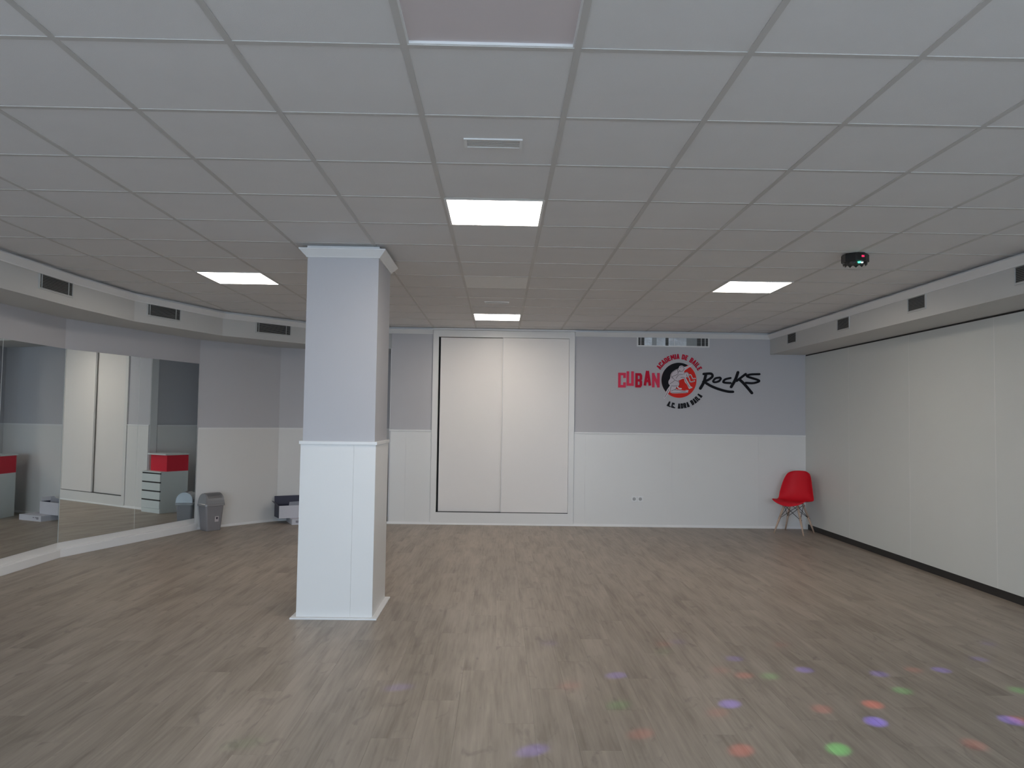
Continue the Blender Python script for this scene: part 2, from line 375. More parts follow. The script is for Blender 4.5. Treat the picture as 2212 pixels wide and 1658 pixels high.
for a0, a1, c0, c1 in ((-hx-.022,hx+.022,-hy-.022,-hy),(-hx-.022,hx+.022,hy,hy+.022),(-hx-.022,-hx,-hy,hy),(hx,hx+.022,-hy,hy)): mb.box(a0,a1,c0,c1,ZC-.016,ZC+.008)
bevel(mb.build('wainscot_cap', 'trimw', col), .002)
mb = MB()
for a0, a1, c0, c1 in ((-hx-.05,hx+.05,-hy-.05,-hy),(-hx-.05,hx+.05,hy,hy+.05),(-hx-.05,-hx,-hy,hy),(hx,hx+.05,-hy,hy)): mb.box(a0,a1,c0,c1,0,.012)
bevel(mb.build('floor_flange', 'trimw', col), .003)
# mitred cornice round the shaft
rings = []
for o, z in CP: rings.append([(x, y, z) for x, y in loop(o)])
MB().loft(rings + [rings[0]], cap=False).build('cornice', 'trimw', col)

# ------------------------------------------------------------------ sliding closet
cl = empty('sliding_closet', ((FX0+FX1)/2, YW, 0), 0, 'white built-in closet with two sliding doors in far wall', 'closet')
ox = (FX0+FX1)/2
mb = MB(); f0 = -.022
mb.box(FX0-ox, CX0-ox, f0, .05, 0, H-.03).box(CX1-ox, FX1-ox, f0, .05, 0, H-.03)
mb.box(CX0-ox, CX1-ox, f0, .05, 0, CZ0).box(CX0-ox, CX1-ox, f0, .05, CZ1, H-.03)
mb.build('frame', 'white', cl)
MB().box(FX0-ox, FX1-ox, -.045, 0, H-.028, H-.003).build('head_strip', 'trimw', cl)
MB().box(CX0-ox, CX1-ox, .095, .12, CZ0-.05, CZ1+.05).build('inner_back', 'black', cl)
mb = MB(); mb.box(CX0-ox-.02, CX0-ox, .05, .1, CZ0-.05, CZ1+.05).box(CX1-ox, CX1-ox+.02, .05, .1, CZ0-.05, CZ1+.05).box(CX0-ox-.02, CX1-ox+.02, .05, .1, CZ0-.06, CZ0-.04).box(CX0-ox-.02, CX1-ox+.02, .05, .1, CZ1+.04, CZ1+.06)
mb.build('inner_lining', 'black', cl)
bevel(MB().box(CX0-ox+.028, .06-ox+.02, .040, .062, CZ0+.006, CZ1-.006).build('sliding_door', 'door', cl), .0015, 1)
bevel(MB().box(.04-ox, CX1-ox-.002, -.006, .018, CZ0+.008, CZ1-.003).build('sliding_door', 'door', cl), .0015, 1)
MB().box(.040-ox-.008, .040-ox, -.010, .018, CZ0+.008, CZ1-.003).build('door_edge_profile', 'trimw', cl)
MB().box(CX0-ox+.026, CX0-ox+.030, .036, .050, CZ0+.006, CZ1-.006).build('door_edge_profile', 'trimw', cl)
MB().box(CX0-ox, CX1-ox, -.012, .08, CZ0-.001, CZ0+.004).build('bottom_track', 'black', cl)

# ------------------------------------------------------------------ wall mirrors
def mirror(p, d, n, s0, s1, label):
    a = Vector(p) + Vector(d)*s0; b = Vector(p) + Vector(d)*s1
    r = empty('wall_mirror', (a.x, a.y, .150), math.atan2(d[1], d[0]), label, 'mirror', 'tall mirrors along the left wall')
    L_ = s1 - s0
    MB().box(.0012, L_-.0012, -.0095, -.0045, 0, 1.985).build('glass', 'mirror', r)
    for x in (0, L_-.0012): MB().box(x, x+.0012, -.0098, -.0045, 0, 1.985).build('polished_edge', 'mirredge', r)
dA = (0, 1); vB = (Vector(LW[2])-Vector(LW[1])); LB = vB.length; dB = vB/LB
mirror(LW[1], dA, 1, -.985, -.004, 'tall wall mirror left of the corner, reflecting the cardboard boxes')
mirror(LW[1], dA, 1, -2.03, -.987, 'tall wall mirror cut off by the left picture edge')
mirror(LW[1], dB, 1, .006, 1.04, 'tall wall mirror reflecting the sliding closet doors')
mirror(LW[1], dB, 1, 1.042, LB-.02, 'tall wall mirror reflecting the red and white desk, beside the bin')

# ------------------------------------------------------------------ air vents
def vent(loc, rz, w_, h_, label, n=9, vb=()):
    r = empty('air_vent', loc, rz, label, 'vent', 'air vents in the dropped beams')
    # local: x along the wall, -y out of it, z up, origin at the lower middle
    mb = MB(); b = .014
    mb.box(-w_/2, w_/2, -.008, 0, 0, b).box(-w_/2, w_/2, -.008, 0, h_-b, h_).box(-w_/2, -w_/2+b, -.008, 0, b, h_-b).box(w_/2-b, w_/2, -.008, 0, b, h_-b)
    mb.build('frame', 'ventframe', r)
    MB().box(-w_/2+b, w_/2-b, -.0015, 0, b, h_-b).build('duct_opening', 'ventdark', r)
    hh = (h_-2*b)/n; s = None
    for k in range(n):
        z = b + hh*(k+.5)
        if s is None:
            s = MB().poly([(-w_/2+b,-.007,-hh*.16),(w_/2-b,-.007,-hh*.16),(w_/2-b,-.002,hh*.22),(-w_/2+b,-.002,hh*.22),(-w_/2+b,-.006,-hh*.24),(w_/2-b,-.006,-hh*.24),(w_/2-b,-.001,hh*.14),(-w_/2+b,-.001,hh*.14)],
                      [(0,1,2,3),(7,6,5,4),(0,4,5,1),(1,5,6,2),(2,6,7,3),(3,7,4,0)]).build('slat', 'slat', r); s.location = (0,0,z)
        else: share(s, 'slat', r, (0,0,z))
    for x in vb: MB().box(x-.003, x+.003, -.0085, -.002, b, h_-b).build('mullion', 'ventframe', r)
for y, lab in ((9.87,'small air vent in the right beam, nearest the far wall'),(8.38,'small air vent in the right beam, second from the far wall'),
               (6.885,'small air vent in the right beam, third from the far wall'),(5.40,'small air vent in the right beam, cut off by the right picture edge')):
    vent((XBR, y, 2.525), -math.pi/2, .31, .145, lab)
def on_path(i, s):
    a, b = Vector(BW[i]), Vector(BW[i+1]); d = (b-a).normalized(); p = a + d*s; return p, math.atan2(d.y, d.x)
for (p, rz), w_, lab in ((on_path(0, 6.745-YB), .52, 'wide air vent in the left beam, nearest the left picture edge'),
                     (on_path(2, .42), .50, 'wide air vent in the left beam, middle of three'),
                     (on_path(3, .70), .51, 'wide air vent in the left beam, nearest the column')):
    vent((p.x, p.y, 2.53), rz, w_, .145, lab, vb=(-w_/2+.04, w_/2-.075))
# return grille in the far wall
r = empty('return_air_grille', (2.446, YW, 2.535), 0, 'long white air grille with foil duct showing, above the sign', 'vent')
w_, h_, b = 1.03, .142, .018
MB().box(-w_/2,w_/2,-.01,0,0,b).box(-w_/2,w_/2,-.01,0,h_-b+.004,h_).box(-w_/2,-w_/2+b,-.01,0,b,h_-b+.004).box(w_/2-b,w_/2,-.01,0,b,h_-b+.004).build('frame', 'trimw', r)
for x0, x1, mm in ((-.497,-.41,'ventdark'),(-.41,-.30,'foil'),(-.30,-.235,'slat'),(-.235,-.11,'foil'),(-.11,-.065,'ventdark'),(-.065,.19,'foil'),(.19,.34,'slat'),(.34,.497,'ventdark')):
    MB().box(x0, x1, -.002, 0, b, h_-b+.004).build('duct_foil' if mm == 'foil' else 'duct_opening', mm, r)
for x in (-.46, .014, .40, .455): MB().box(x-.003, x+.003, -.009, -.002, b, h_-b+.004).build('mullion', 'trimw', r)
s = MB().box(-w_/2+b, w_/2-b, -.007, -.004, -.0011, .0011).build('slat', 'slat', r); s.location = (0,0,b+.011)
for k in range(1, 9): share(s, 'slat', r, (0,0,b+.011+k*.0118))
# small slots in the ceiling tiles
for (x, y), lab in (((-.049, 3.47), 'narrow white air slot in the ceiling nearest the camera'), ((-.049, 8.27), 'narrow white air slot in the ceiling before the far light')):
    r = empty('ceiling_air_slot', (x, y, H+.003), 0, lab, 'vent', 'ceiling air slots')
    MB().box(-.135,.135,-.055,-.044,-.006,0).box(-.135,.135,.044,.055,-.006,0).box(-.135,-.122,-.044,.044,-.006,0).box(.122,.135,-.044,.044,-.006,0).build('frame', 'trimw', r)
    s = MB().box(-.122,.122,-.005,.005,-.004,0).build('slat', 'bar', r); s.location = (0,-.036,0)
    for k in range(1, 6): share(s, 'slat', r, (0,-.036+k*.0145,0))

# ------------------------------------------------------------------ LED ceiling panels
for (c, r0), lab in zip(LIGHTS, ('large square LED ceiling panel nearest the camera','square LED ceiling panel in front of the closet','square LED ceiling panel left of the column','square LED ceiling panel on the right, near the disco light')):
    r = empty('ceiling_light', (GX(c)+.3, GY(r0)+.3, H-.002), 0, lab, 'ceiling light', 'lit LED ceiling panels')
    mb = MB(); e = .296; q = .281
    mb.box(-e,e,-e,-q,0,.012).box(-e,e,q,e,0,.012).box(-e,-q,-q,q,0,.012).box(q,e,-q,q,0,.012); mb.build('frame', 'trimw', r)
    MB().box(-q, q, -q, q, .001, .009).build('diffuser', 'lamp', r)

# ------------------------------------------------------------------ disco light and its beams
dz = H
dl = empty('disco_light', (2.66, 5.62, dz), 0, 'black disco light with crystal dome hanging under the ceiling', 'disco light'); dl.scale = (.9, .9, .9)
oc = lambda rr, z: [(rr*math.cos(math.pi/8+i*math.pi/4), rr*math.sin(math.pi/8+i*math.pi/4), z) for i in range(8)]
bevel(MB().loft([oc(.098,0),oc(.108,-.012),oc(.108,-.068),oc(.106,-.070)]).build('housing', 'discb', dl), .003)
MB().tube((0,0,-.070),(0,0,-.076),.098,.092,16).build('lens_plate', 'discb', dl)
rings = []
for k in range(6):
    a = k/5*math.pi/2*.95; rr = .096*math.cos(a); zz = -.076-.060*math.sin(a)
    rings.append([(rr*math.cos(i*math.pi/8+(k%2)*math.pi/16), rr*math.sin(i*math.pi/8+(k%2)*math.pi/16), zz) for i in range(16)])
MB().loft(rings).build('crystal_dome', 'glass', dl)
tooth = None
for i in range(12):      # dark mirrored facets round the rim
    if tooth is None: tooth = MB().poly([(.094,-.020,-.074),(.094,.020,-.074),(.093,0,-.094),(.088,-.020,-.074),(.088,.020,-.074),(.087,0,-.094)], [(0,1,2),(5,4,3),(0,3,4,1),(1,4,5,2),(2,5,3,0)]).build('facet', 'discb', dl)
    else: share(tooth, 'facet', dl, (0,0,0), i*math.pi/6)
a = -math.radians(115)
MB().box(-.02,.01,-.1045,-.099,-.040,-.026).build('red_indicator', 'ledr', dl).rotation_euler = (0,0,math.radians(16))
MB().tube((-.010,-.0985,-.080),(-.010,-.0985,-.090),.014,.010,8).build('green_diode', 'ledg', dl)
MB().tube((.012,-.0985,-.083),(.012,-.0985,-.090),.010,.006,8).build('white_diode', 'ledw', dl)
SPOTS = {(0.16,0.10,1.0): [(0.17,3.45,1.0),(0.7,4.46,0.6),(1.23,4.03,0.9),(1.89,3.81,1.1),(2.59,3.84,1.1),(0.35,5.08,0.25),(1.49,4.79,0.4),(1.85,4.59,0.6),(2.27,4.53,0.5),(2.69,4.61,0.6),(3.06,4.83,0.3),(3.34,5.17,0.2),(1.22,5.14,0.2),(-0.53,4.23,0.45)],
         (1.0,0.08,0.05): [(0.41,4.28,0.35),(0.69,3.64,0.5),(1.11,3.47,0.8),(1.11,5.09,0.3),(1.45,4.48,0.5),(1.69,3.97,0.4),(1.99,4.04,0.9),(2.52,4.61,0.3),(2.22,3.55,0.4),(2.64,3.84,0.5),(1.34,4.57,0.25),(1.9,5.1,0.2),(1.13,3.91,0.3)],
         (0.05,1.0,0.12): [(0.64,4.0,0.6),(1.6,4.47,0.5),(1.56,3.49,1.1),(2.26,4.25,0.7),(2.93,4.27,0.7),(1.08,4.93,0.2),(-1.13,3.5,0.3)]}
SPOT_W = 360.0
src = Vector((2.66, 5.62, dz-.15))
for colr, lst in SPOTS.items():
    lum = {0.16: 1.3, 1.0: .75, 0.05: .55}[colr[0]]
    for x, y, s in lst:
        ld = bpy.data.lights.new('disco_beam', 'SPOT'); d = (Vector((x,y,0)) - src)
        ld.color = colr; ld.energy = SPOT_W*s*lum*(d.length/3.0)**2; ld.spot_size = 2*math.atan(.055/d.length*1.25); ld.spot_blend = 1.0; ld.shadow_soft_size = .004
        lo = bpy.data.objects.new('disco_beam', ld); COL.objects.link(lo); lo.parent = dl
        lo.location = (0,0,-.15/.9); lo.rotation_euler = d.to_track_quat('-Z','Y').to_euler()

# ------------------------------------------------------------------ wall sign
PXX = lambda px, py: 1.42820 + .0065968*(px-1300) + .00005894*(py-700)
PZZ = lambda px, py: 2.84045 + .00010988*(px-1300) - .0065436*(py-700)
A6 = lambda p: (PXX(1300+p[0]/5.53, 700+p[1]/5.53), PZZ(1300+p[0]/5.53, 700+p[1]/5.53))        # sketch units of the lettering
A12 = lambda p: (PXX(1415+p[0]/12.75, 755+p[1]/12.75), PZZ(1415+p[0]/12.75, 755+p[1]/12.75))    # sketch units of the emblem
cx0, cz0 = A12((650, 848)); U12 = .0065968/12.75; U6 = .0065968/5.53
sg = empty('wall_sign', (cx0, YW, cz0), 0, 'dance school sign with red and black lettering round a dancers disc', 'sign')
def S(pts, f): return [(f(p)[0]-cx0, f(p)[1]-cz0) for p in pts]
SK = [0]
def stroke(mb, pts, wd, y0, y1, closed=False, round_=False):
    SK[0] += 1; y0 = y0 - .00018*(SK[0] % 4)
    P = [Vector(p) for p in pts]; k = len(P); Ls = []; Rs = []
    for i in range(k):
        ds = []
        if i > 0 or closed: ds.append((P[i]-P[i-1]).normalized())
        if i < k-1 or closed: ds.append((P[(i+1)%k]-P[i]).normalized())
        ns = [Vector((-d.y,d.x)) for d in ds]
        if len(ns) == 1: o = ns[0]
        else:
            b = ns[0]+ns[1]; b = b.normalized() if b.length > 1e-4 else ns[0]; o = b/max(.5, b.dot(ns[0]))
        Ls.append(P[i]+o*wd/2); Rs.append(P[i]-o*wd/2)
    for i in range(k if closed else k-1):
        j = (i+1) % k; mb.prism_xz([Ls[i],Rs[i],Rs[j],Ls[j]], y0, y1)
    if round_:
        for i_, p in enumerate(P if round_ == 2 else [P[0],P[-1]]):
            mb.prism_xz([(p.x+wd/2*math.cos(a*math.pi/5), p.y+wd/2*math.sin(a*math.pi/5)) for a in range(10)], y0+.00007+.00002*(i_ % 3), y1)
    return mb
def smooth_pts(pts, n=4, closed=False):
    P = [Vector(p) for p in pts]; k = len(P); out = []
    for i in range(k if closed else k-1):
        p1, p2 = P[i], P[(i+1) % k]; p0 = P[i-1] if (i or closed) else p1; p3 = P[(i+2) % k] if (closed or i+2 < k) else p2
        for j in range(n):
            t = j/n; out.append(tuple(.5*((2*p1) + (p2-p0)*t + (2*p0-5*p1+4*p2-p3)*t*t + (3*p1-p0-3*p2+p3)*t**3)))
    return out if closed else out + [tuple(P[-1])]
bow = lambda z0, z1: ([(0,z0),(0,z1),(.8,z1),(1,z1-.12),(1,z0+.12),(.8,z0)], True)
GL = {'A': [([(0,0),(.46,1)],False),([(1,0),(.54,1)],False),([(.16,.28),(.84,.28)],False)], 'C': [([(1,.68),(1,1),(0,1),(0,0),(1,0),(1,.32)],False)],
      'D': [([(0,0),(0,1),(.7,1),(1,.82),(1,.18),(.7,0)],True)], 'E': [([(1,1),(0,1),(0,0),(1,0)],False),([(0,.5),(.85,.5)],False)],
      'M': [([(0,0),(0,1)],False),([(1,0),(1,1)],False),([(0,1),(.5,.3)],False),([(1,1),(.5,.3)],False)], 'I': [([(.5,0),(.5,1)],False)], 'B': [bow(.5,1),bow(0,.5)], 'L': [([(0,1),(0,0),(1,0)],False)],
      'U': [([(0,1),(0,0),(1,0),(1,1)],False)], 'N': [([(0,0),(0,1)],False),([(1,0),(1,1)],False),([(0,.97),(1,.03)],False)], 'R': [bow(.45,1),([(0,0),(0,.45)],False),([(.45,.45),(1,0)],False)], '.': [([(0,0),(.3,0)],False)]}
YF = -.011
def letter(ch, w_, h_, t, name, m, place):
    mb = MB()
    if ch == '.':
        stroke(mb, [place(-t*.6, t*.5-h_/2), place(t*.5, t*.5-h_/2)], t, YF, -.001); return mb.build(name, m, sg)
    for pts, closed in GL[ch]:
        q = []
        for x, z in pts:
            ends = (not closed) and (x, z) in (pts[0], pts[-1])
            zz = z*(h_-t)+t/2
            if ends and z in (0, 1) and ch in 'AMINURL' and not (ch == 'L' and z == 0): zz = z*h_
            q.append(place(x*(w_-t)+t/2-w_/2, zz-h_/2))
        stroke(mb, q, t, YF, -.001, closed)
    return mb.build(name, m, sg)
for ch, (x0,x1,y0,y1), mm in zip('CUBAN', ((195,285,582,757),(295,380,565,737),(398,480,587,757),(497,588,560,735),(597,688,585,757)), ('lpink','lpink','lred','lred','lpink')):
    (c0,) = S([((x0+x1)/2,(y0+y1)/2)], A6)
    letter(ch, (x1-x0)*U6, (y1-y0)*U6, 30*U6, 'letter', mm, lambda x, z, c0=c0: (c0[0]+x, c0[1]+z))
def arc(text, a0, a1, rad, h_, t, m, flip):
    adv = [{'I': .5, 'M': 1.25, ' ': .62, '.': .45}.get(c, 1.0) for c in text]
    tot = sum(adv) - adv[0]/2 - adv[-1]/2; pos = 0; cw = abs(math.radians(a1-a0))*rad/tot
    for i, c in enumerate(text):
        if i: pos += (adv[i-1]+adv[i])/2
        if c == ' ': continue
        a = math.radians(a0 + (a1-a0)*pos/tot)
        up = Vector((math.cos(a), math.sin(a)))*(-1 if flip else 1); rt = Vector((up.y,-up.x))
        ctr = Vector((math.cos(a), math.sin(a)))*rad
        wd = cw*(.86 if c != 'M' else 1.08)
        if c == '.': ctr = ctr - rt*wd*.1
        letter(c, wd, h_, t, 'letter', m, lambda x, z: tuple(ctr + rt*x + up*z))
arc('ACADEMIA DE BAILE', 147.5, 29.8, 650*U12, 138*U12, 29*U12, 'lred', False)
arc('A.C. ADRA BAILA', 247.0, 324.5, 706*U12, 140*U12, 31*U12, 'ldark', True)
# brush lettering
for strokes in ([([(1212,597),(1285,592),(1312,602),(1316,628),(1285,656),(1240,680),(1208,690)],24),([(1240,598),(1216,690),(1172,770)],28),([(1222,694),(1300,742),(1400,782),(1500,808),(1560,811)],25)],
                [([(1405,640),(1352,650),(1326,685),(1348,696),(1392,684),(1416,655),(1405,640)],20)],
                [([(1532,646),(1470,662),(1446,692),(1474,703),(1532,706)],21)],
                [([(1622,578),(1590,664),(1540,752)],28),([(1714,598),(1640,655),(1606,680)],23),([(1636,660),(1700,722),(1786,826)],27)],
                [([(1878,600),(1765,605),(1734,628),(1855,668),(1868,688),(1800,708),(1715,704)],22)]):
    mb = MB()
    for pts, wd in strokes: stroke(mb, S(smooth_pts(pts), A6), wd*1.18*U6, YF, -.001, False, 2)
    mb.build('letter', 'ldark', sg)
# disc: red round with a black crescent on the upper left
RD = 480*U12
circ = lambda a0, a1, n: [(RD*math.cos(math.radians(a0+(a1-a0)*i/n)), RD*math.sin(math.radians(a0+(a1-a0)*i/n))) for i in range(n+1)]
edge = S([(885,425),(800,520),(640,640),(480,760),(420,900),(400,1010),(330,1120),(285,1160)], A12)
MB().prism_xz(circ(0, 360, 56)[:-1], -.006, -.001).build('red_disc', 'lorange', sg)
MB().prism_xz(circ(61, 221, 30) + edge[::-1], -.008, -.0055).build('black_crescent', 'ldark', sg)
man = [(1005,437),(935,445),(860,468),(790,478),(750,450),(700,446),(660,470),(635,525),(575,550),(500,590),(450,640),(420,700),(405,800),(365,865),(362,930),(380,965),(400,990),
       (340,1080),(300,1150),(285,1230),(240,1300),(235,1360),(280,1325),(330,1240),(380,1170),(395,1120),(410,1160),(420,1195),(500,1210),(700,1205),(880,1195),(890,1165),(910,1130),(850,1118),(790,1135),(690,1115),(570,1090),(590,1030),
       (640,1000),(660,940),(645,870),(660,850),(720,820),(785,805),(810,900),(870,970),(920,1080),(950,1080),(1020,1048),(965,1010),(920,930),(880,860),(840,770),(930,740),(935,690),(905,640),(850,620),(800,640),(790,610),(815,570),(870,535),(910,505),(970,475)]
man = smooth_pts(man, 3, True)
MB().prism_xz(S(man, A12), -.0105, -.0075).build('dancer_outline', 'lwhite', sg)
def shrink(pts, k):
    n = len(pts); out = []
    P = [Vector(p) for p in pts]; area = sum(P[i].x*P[(i+1)%n].y-P[(i+1)%n].x*P[i].y for i in range(n)); sgn = 1 if area > 0 else -1
    for i in range(n):
        d0 = (P[i]-P[i-1]).normalized(); d1 = (P[(i+1)%n]-P[i]).normalized()
        b = (Vector((-d0.y,d0.x))+Vector((-d1.y,d1.x))); b = b.normalized() if b.length > 1e-3 else Vector((-d0.y,d0.x))
        out.append(P[i]+b*k*sgn)
    return out
MB().prism_xz(shrink(S(man, A12), 8*U12), -.0115, -.0103).build('dancer_figures', 'lbone', sg)
mb = MB()
for pts in ([(640,545),(610,570),(625,640),(600,690),(480,740),(465,755),(530,840),(620,875),(650,850)], [(565,800),(640,700),(760,690)], [(690,770),(785,770),(815,830),(850,910),(930,1040)], [(390,950),(470,900),(530,850)],
            [(675,500),(700,470),(750,472),(785,510),(780,560),(730,605),(690,600),(650,575)], [(690,600),(640,605),(625,640)], [(430,1000),(500,1010),(610,1000)], [(430,1020),(415,1090),(420,1150)], [(440,1150),(520,1110),(690,1140),(780,1155),(850,1135)], [(590,1020),(560,1080),(530,1110)],
            [(420,1195),(880,1190)], [(620,880),(660,940),(640,1000)], [(800,640),(780,690)], [(815,640),(860,630),(915,660),(920,730)], [(365,1100),(320,1200),(250,1320)], [(860,690),(870,740),(920,800)], [(470,800),(430,720),(500,600),(640,545)]):
    stroke(mb, S(smooth_pts(pts, 3), A12), 9*U12, -.0123, -.0113)
mb.build('figure_lines', 'ldark', sg)
mb = MB()
for pts in ([(900,720),(970,700),(1000,760),(1030,805),(1095,800)], [(870,740),(930,800),(950,880),(1000,895),(1075,865)], [(600,1020),(640,1070),(710,1080)]): stroke(mb, S(smooth_pts(pts, 3), A12), 30*U12, -.0105, -.0075, False, 2)
mb.build('hair_strands', 'lwhite', sg)
mb = MB()
for pts in ([(905,725),(965,710),(995,770),(1028,810),(1090,803)], [(875,750),(930,810),(948,885),(1000,900),(1070,868)]): stroke(mb, S(smooth_pts(pts, 3), A12), 9*U12, -.0115, -.0103)
mb.build('hair_lines', 'ldark', sg)

# ------------------------------------------------------------------ double socket
r = empty('wall_socket', (1.947, YW-.010, .387), 0, 'white double wall socket low on the far wall', 'socket')
for x in (-.043, .043):
    p = bevel(MB().box(x-.041, x+.041, -.010, 0, -.041, .041).build('socket_plate', 'socket', r), .004)
    MB().tube((x,-.011,0),(x,-.009,0),.024,.024,20).build('socket_well', 'sockd', p)
    MB().tube((x-.009,-.0115,0),(x-.009,-.0105,0),.0032,.0032,8).tube((x+.009,-.0115,0),(x+.009,-.0105,0),.0032,.0032,8).build('pin_holes', 'black', p)

# ------------------------------------------------------------------ red shell chair
def chair(loc, rz):
    r = empty('shell_chair', loc, rz, 'red plastic shell chair with splayed wooden legs in the corner', 'chair')
    # front of the chair is local -y
    prof = [(-.235,.425),(-.225,.437),(-.19,.441),(-.13,.434),(-.06,.425),(.01,.420),(.07,.422),(.12,.436),(.158,.468),(.182,.515),(.196,.57),(.208,.63),(.220,.69),(.232,.745),(.243,.79),(.250,.815),(.256,.828)]
    half = [.190,.218,.231,.236,.239,.241,.242,.241,.237,.230,.220,.207,.194,.176,.155,.130,.095]
    n = 18; grid = []
    for i, ((y, z), hw) in enumerate(zip(prof, half)):
        t = i/(len(prof)-1); row = []
        for j in range(n+1):
            u = -1 + 2*j/n; c = abs(u)**2.6
            seat = max(0, 1 - max(0, t-.35)/.25); back = max(0, min(1, (t-.32)/.24))*(1 - .5*max(0,(t-.7)/.3))
            lip = max(0, 1-t/.12)
            front = max(0, 1-t/.28)**1.5
            row.append((u*hw, y - .115*c*back + .03*c*lip, z + .016*c*seat*(1-lip) - .052*front*(1-u*u) + .012*c*(1-abs(.5-t)*2) - .010*abs(u)**4*(t > .9)))
        grid.append(row)
    vs_ = [p for row in grid for p in row]; fs = [(i*(n+1)+j, i*(n+1)+j+1, (i+1)*(n+1)+j+1, (i+1)*(n+1)+j) for i in range(len(grid)-1) for j in range(n)]
    sh = MB().poly(vs_, fs).build('seat_shell', 'red_plastic', r, True)
    so = sh.modifiers.new('thick','SOLIDIFY'); so.thickness = .007; so.offset = 0
    sb = sh.modifiers.new('smooth','SUBSURF'); sb.levels = 1; sb.render_levels = 2
    feet = [(-.198,-.198),(.198,-.198),(.198,.195),(-.198,.195)]; tops = [(-.085,-.11),(.085,-.11),(.085,.085),(-.085,.085)]
    P = [(Vector((*t,.395)), Vector((*f,0.0))) for t, f in zip(tops, feet)]
    for a, b in P:
        l = MB().tube(b, b+(a-b)*.55, .0095, .0155, 12).tube(b+(a-b)*.55, a, .0155, .0135, 12).build('leg', 'wood', r, True)
        bk = MB(); q = b+(a-b)*.50; bk.tube(q-Vector((.017,0,0)), q+Vector((.017,0,0)), .0055, .0055, 8); q = b+(a-b)*.93; bk.tube(q-Vector((.018,0,0)), q+Vector((.018,0,0)), .007, .007, 8)
        bk.build('bolt', 'steel', l)
    for i in range(4):
        j = (i+1) % 4; up = lambda k: P[k][1]+(P[k][0]-P[k][1])*.95; lo = lambda k: P[k][1]+(P[k][0]-P[k][1])*.50
        MB().tube(up(i), lo(j), .0035, .0035, 6).build('wire_strut', 'steel', r); MB().tube(up(j), lo(i), .0035, .0035, 6).build('wire_strut', 'steel', r)
    mb = MB()
    for i in range(4): mb.tube(P[i][0], P[(i+1)%4][0], .005, .005, 8); mb.tube(P[i][0], (P[i][0].x*.9, P[i][0].y*.9, .424), .006, .006, 8)
    mb.build('seat_frame', 'steel', r)
    return r
chair((4.0, 10.25, 0), -math.radians(42))

# ------------------------------------------------------------------ swing-lid bin
br = math.radians(50)
bn = empty('swing_lid_bin', (-3.695, 9.885, 0), br, 'grey plastic swing-lid bin standing at the end of the mirrors', 'bin'); bn.scale = (.92, .92, .98)
def rr(hw, hd, z, rad=.03, n=4, off=0):
    pts = []
    for cx, cy, a0 in ((hw-rad,-hd+rad,-90),(hw-rad,hd-rad,0),(-hw+rad,hd-rad,90),(-hw+rad,-hd+rad,180)):
        for k in range(n+1):
            a = math.radians(a0+90*k/n); pts.append((cx+rad*math.cos(a), cy+rad*math.sin(a)+off, z))
    return pts
body = MB().loft([rr(.105,.085,0,.022),rr(.108,.088,.006,.024),rr(.138,.112,.335,.03)]).build('body', 'binb', bn, False)
MB().loft([rr(.140,.114,.318,.03),rr(.149,.123,.322,.032),rr(.149,.123,.345,.032),rr(.141,.115,.352,.03)]).build('rim', 'binl', bn)
def vault(hw0, hw1, dep, z0, hgt, n=14, sc=1.0):
    prof = []
    for k in range(n+1):
        a = math.pi*k/n; prof.append((-dep*math.cos(a)*sc, z0 + hgt*(math.sin(a)**.75)*sc))
    return prof
pf = vault(.14,.14,.113,.350,.135)
lid = MB(); k = len(pf)
lid.poly([(-.139+.02*((z-.35)/.135), y, z) for y, z in pf] + [(.139-.02*((z-.35)/.135), y, z) for y, z in pf],
         [tuple(range(k)), tuple(range(2*k-1,k-1,-1))] + [(i,i+1,k+i+1,k+i) for i in range(k-1)] + [(k-1,0,k,2*k-1)])
lid.build('dome_lid', 'binl', bn)
fp = [(y*1.012, .35+(z-.35)*1.022) for y, z in pf[2:9]]
mb = MB(); k = len(fp)
mb.poly([(-.100, y, z) for y, z in fp] + [(.100, y, z) for y, z in fp] + [(-.100, y*.97, z-.006) for y, z in fp] + [(.100, y*.97, z-.006) for y, z in fp],
        [(i,i+1,k+i+1,k+i) for i in range(k-1)] + [(2*k+i+1,2*k+i,3*k+i,3*k+i+1) for i in range(k-1)] + [(0,k,3*k,2*k),(2*k-1,k-1,3*k-1,4*k-1)] + [(i+1,i,2*k+i,2*k+i+1) for i in range(k-1)] + [(k+i,k+i+1,3*k+i+1,3*k+i) for i in range(k-1)])
mb.build('swing_flap', 'binf', bn)
tilt = lambda z: -(.088+.024*(z-.006)/.329) - .0015
st = MB().poly([(.005,tilt(.115),.115),(.062,tilt(.115),.115),(.062,tilt(.185),.185),(.005,tilt(.185),.185),(.005,tilt(.115)+.001,.115),(.062,tilt(.115)+.001,.115),(.062,tilt(.185)+.001,.185),(.005,tilt(.185)+.001,.185)],
               [(0,1,2,3),(7,6,5,4),(0,4,5,1),(1,5,6,2),(2,6,7,3),(3,7,4,0)]).build('sticker', 'paper', bn)
MB().prism_xz([(.034,.142),(.050,.160),(.050,.172),(.042,.176),(.036,.168),(.028,.176),(.020,.170),(.022,.158)], tilt(.16)-.0015, tilt(.16)+.0005).build('sticker_mark', 'ink', st)

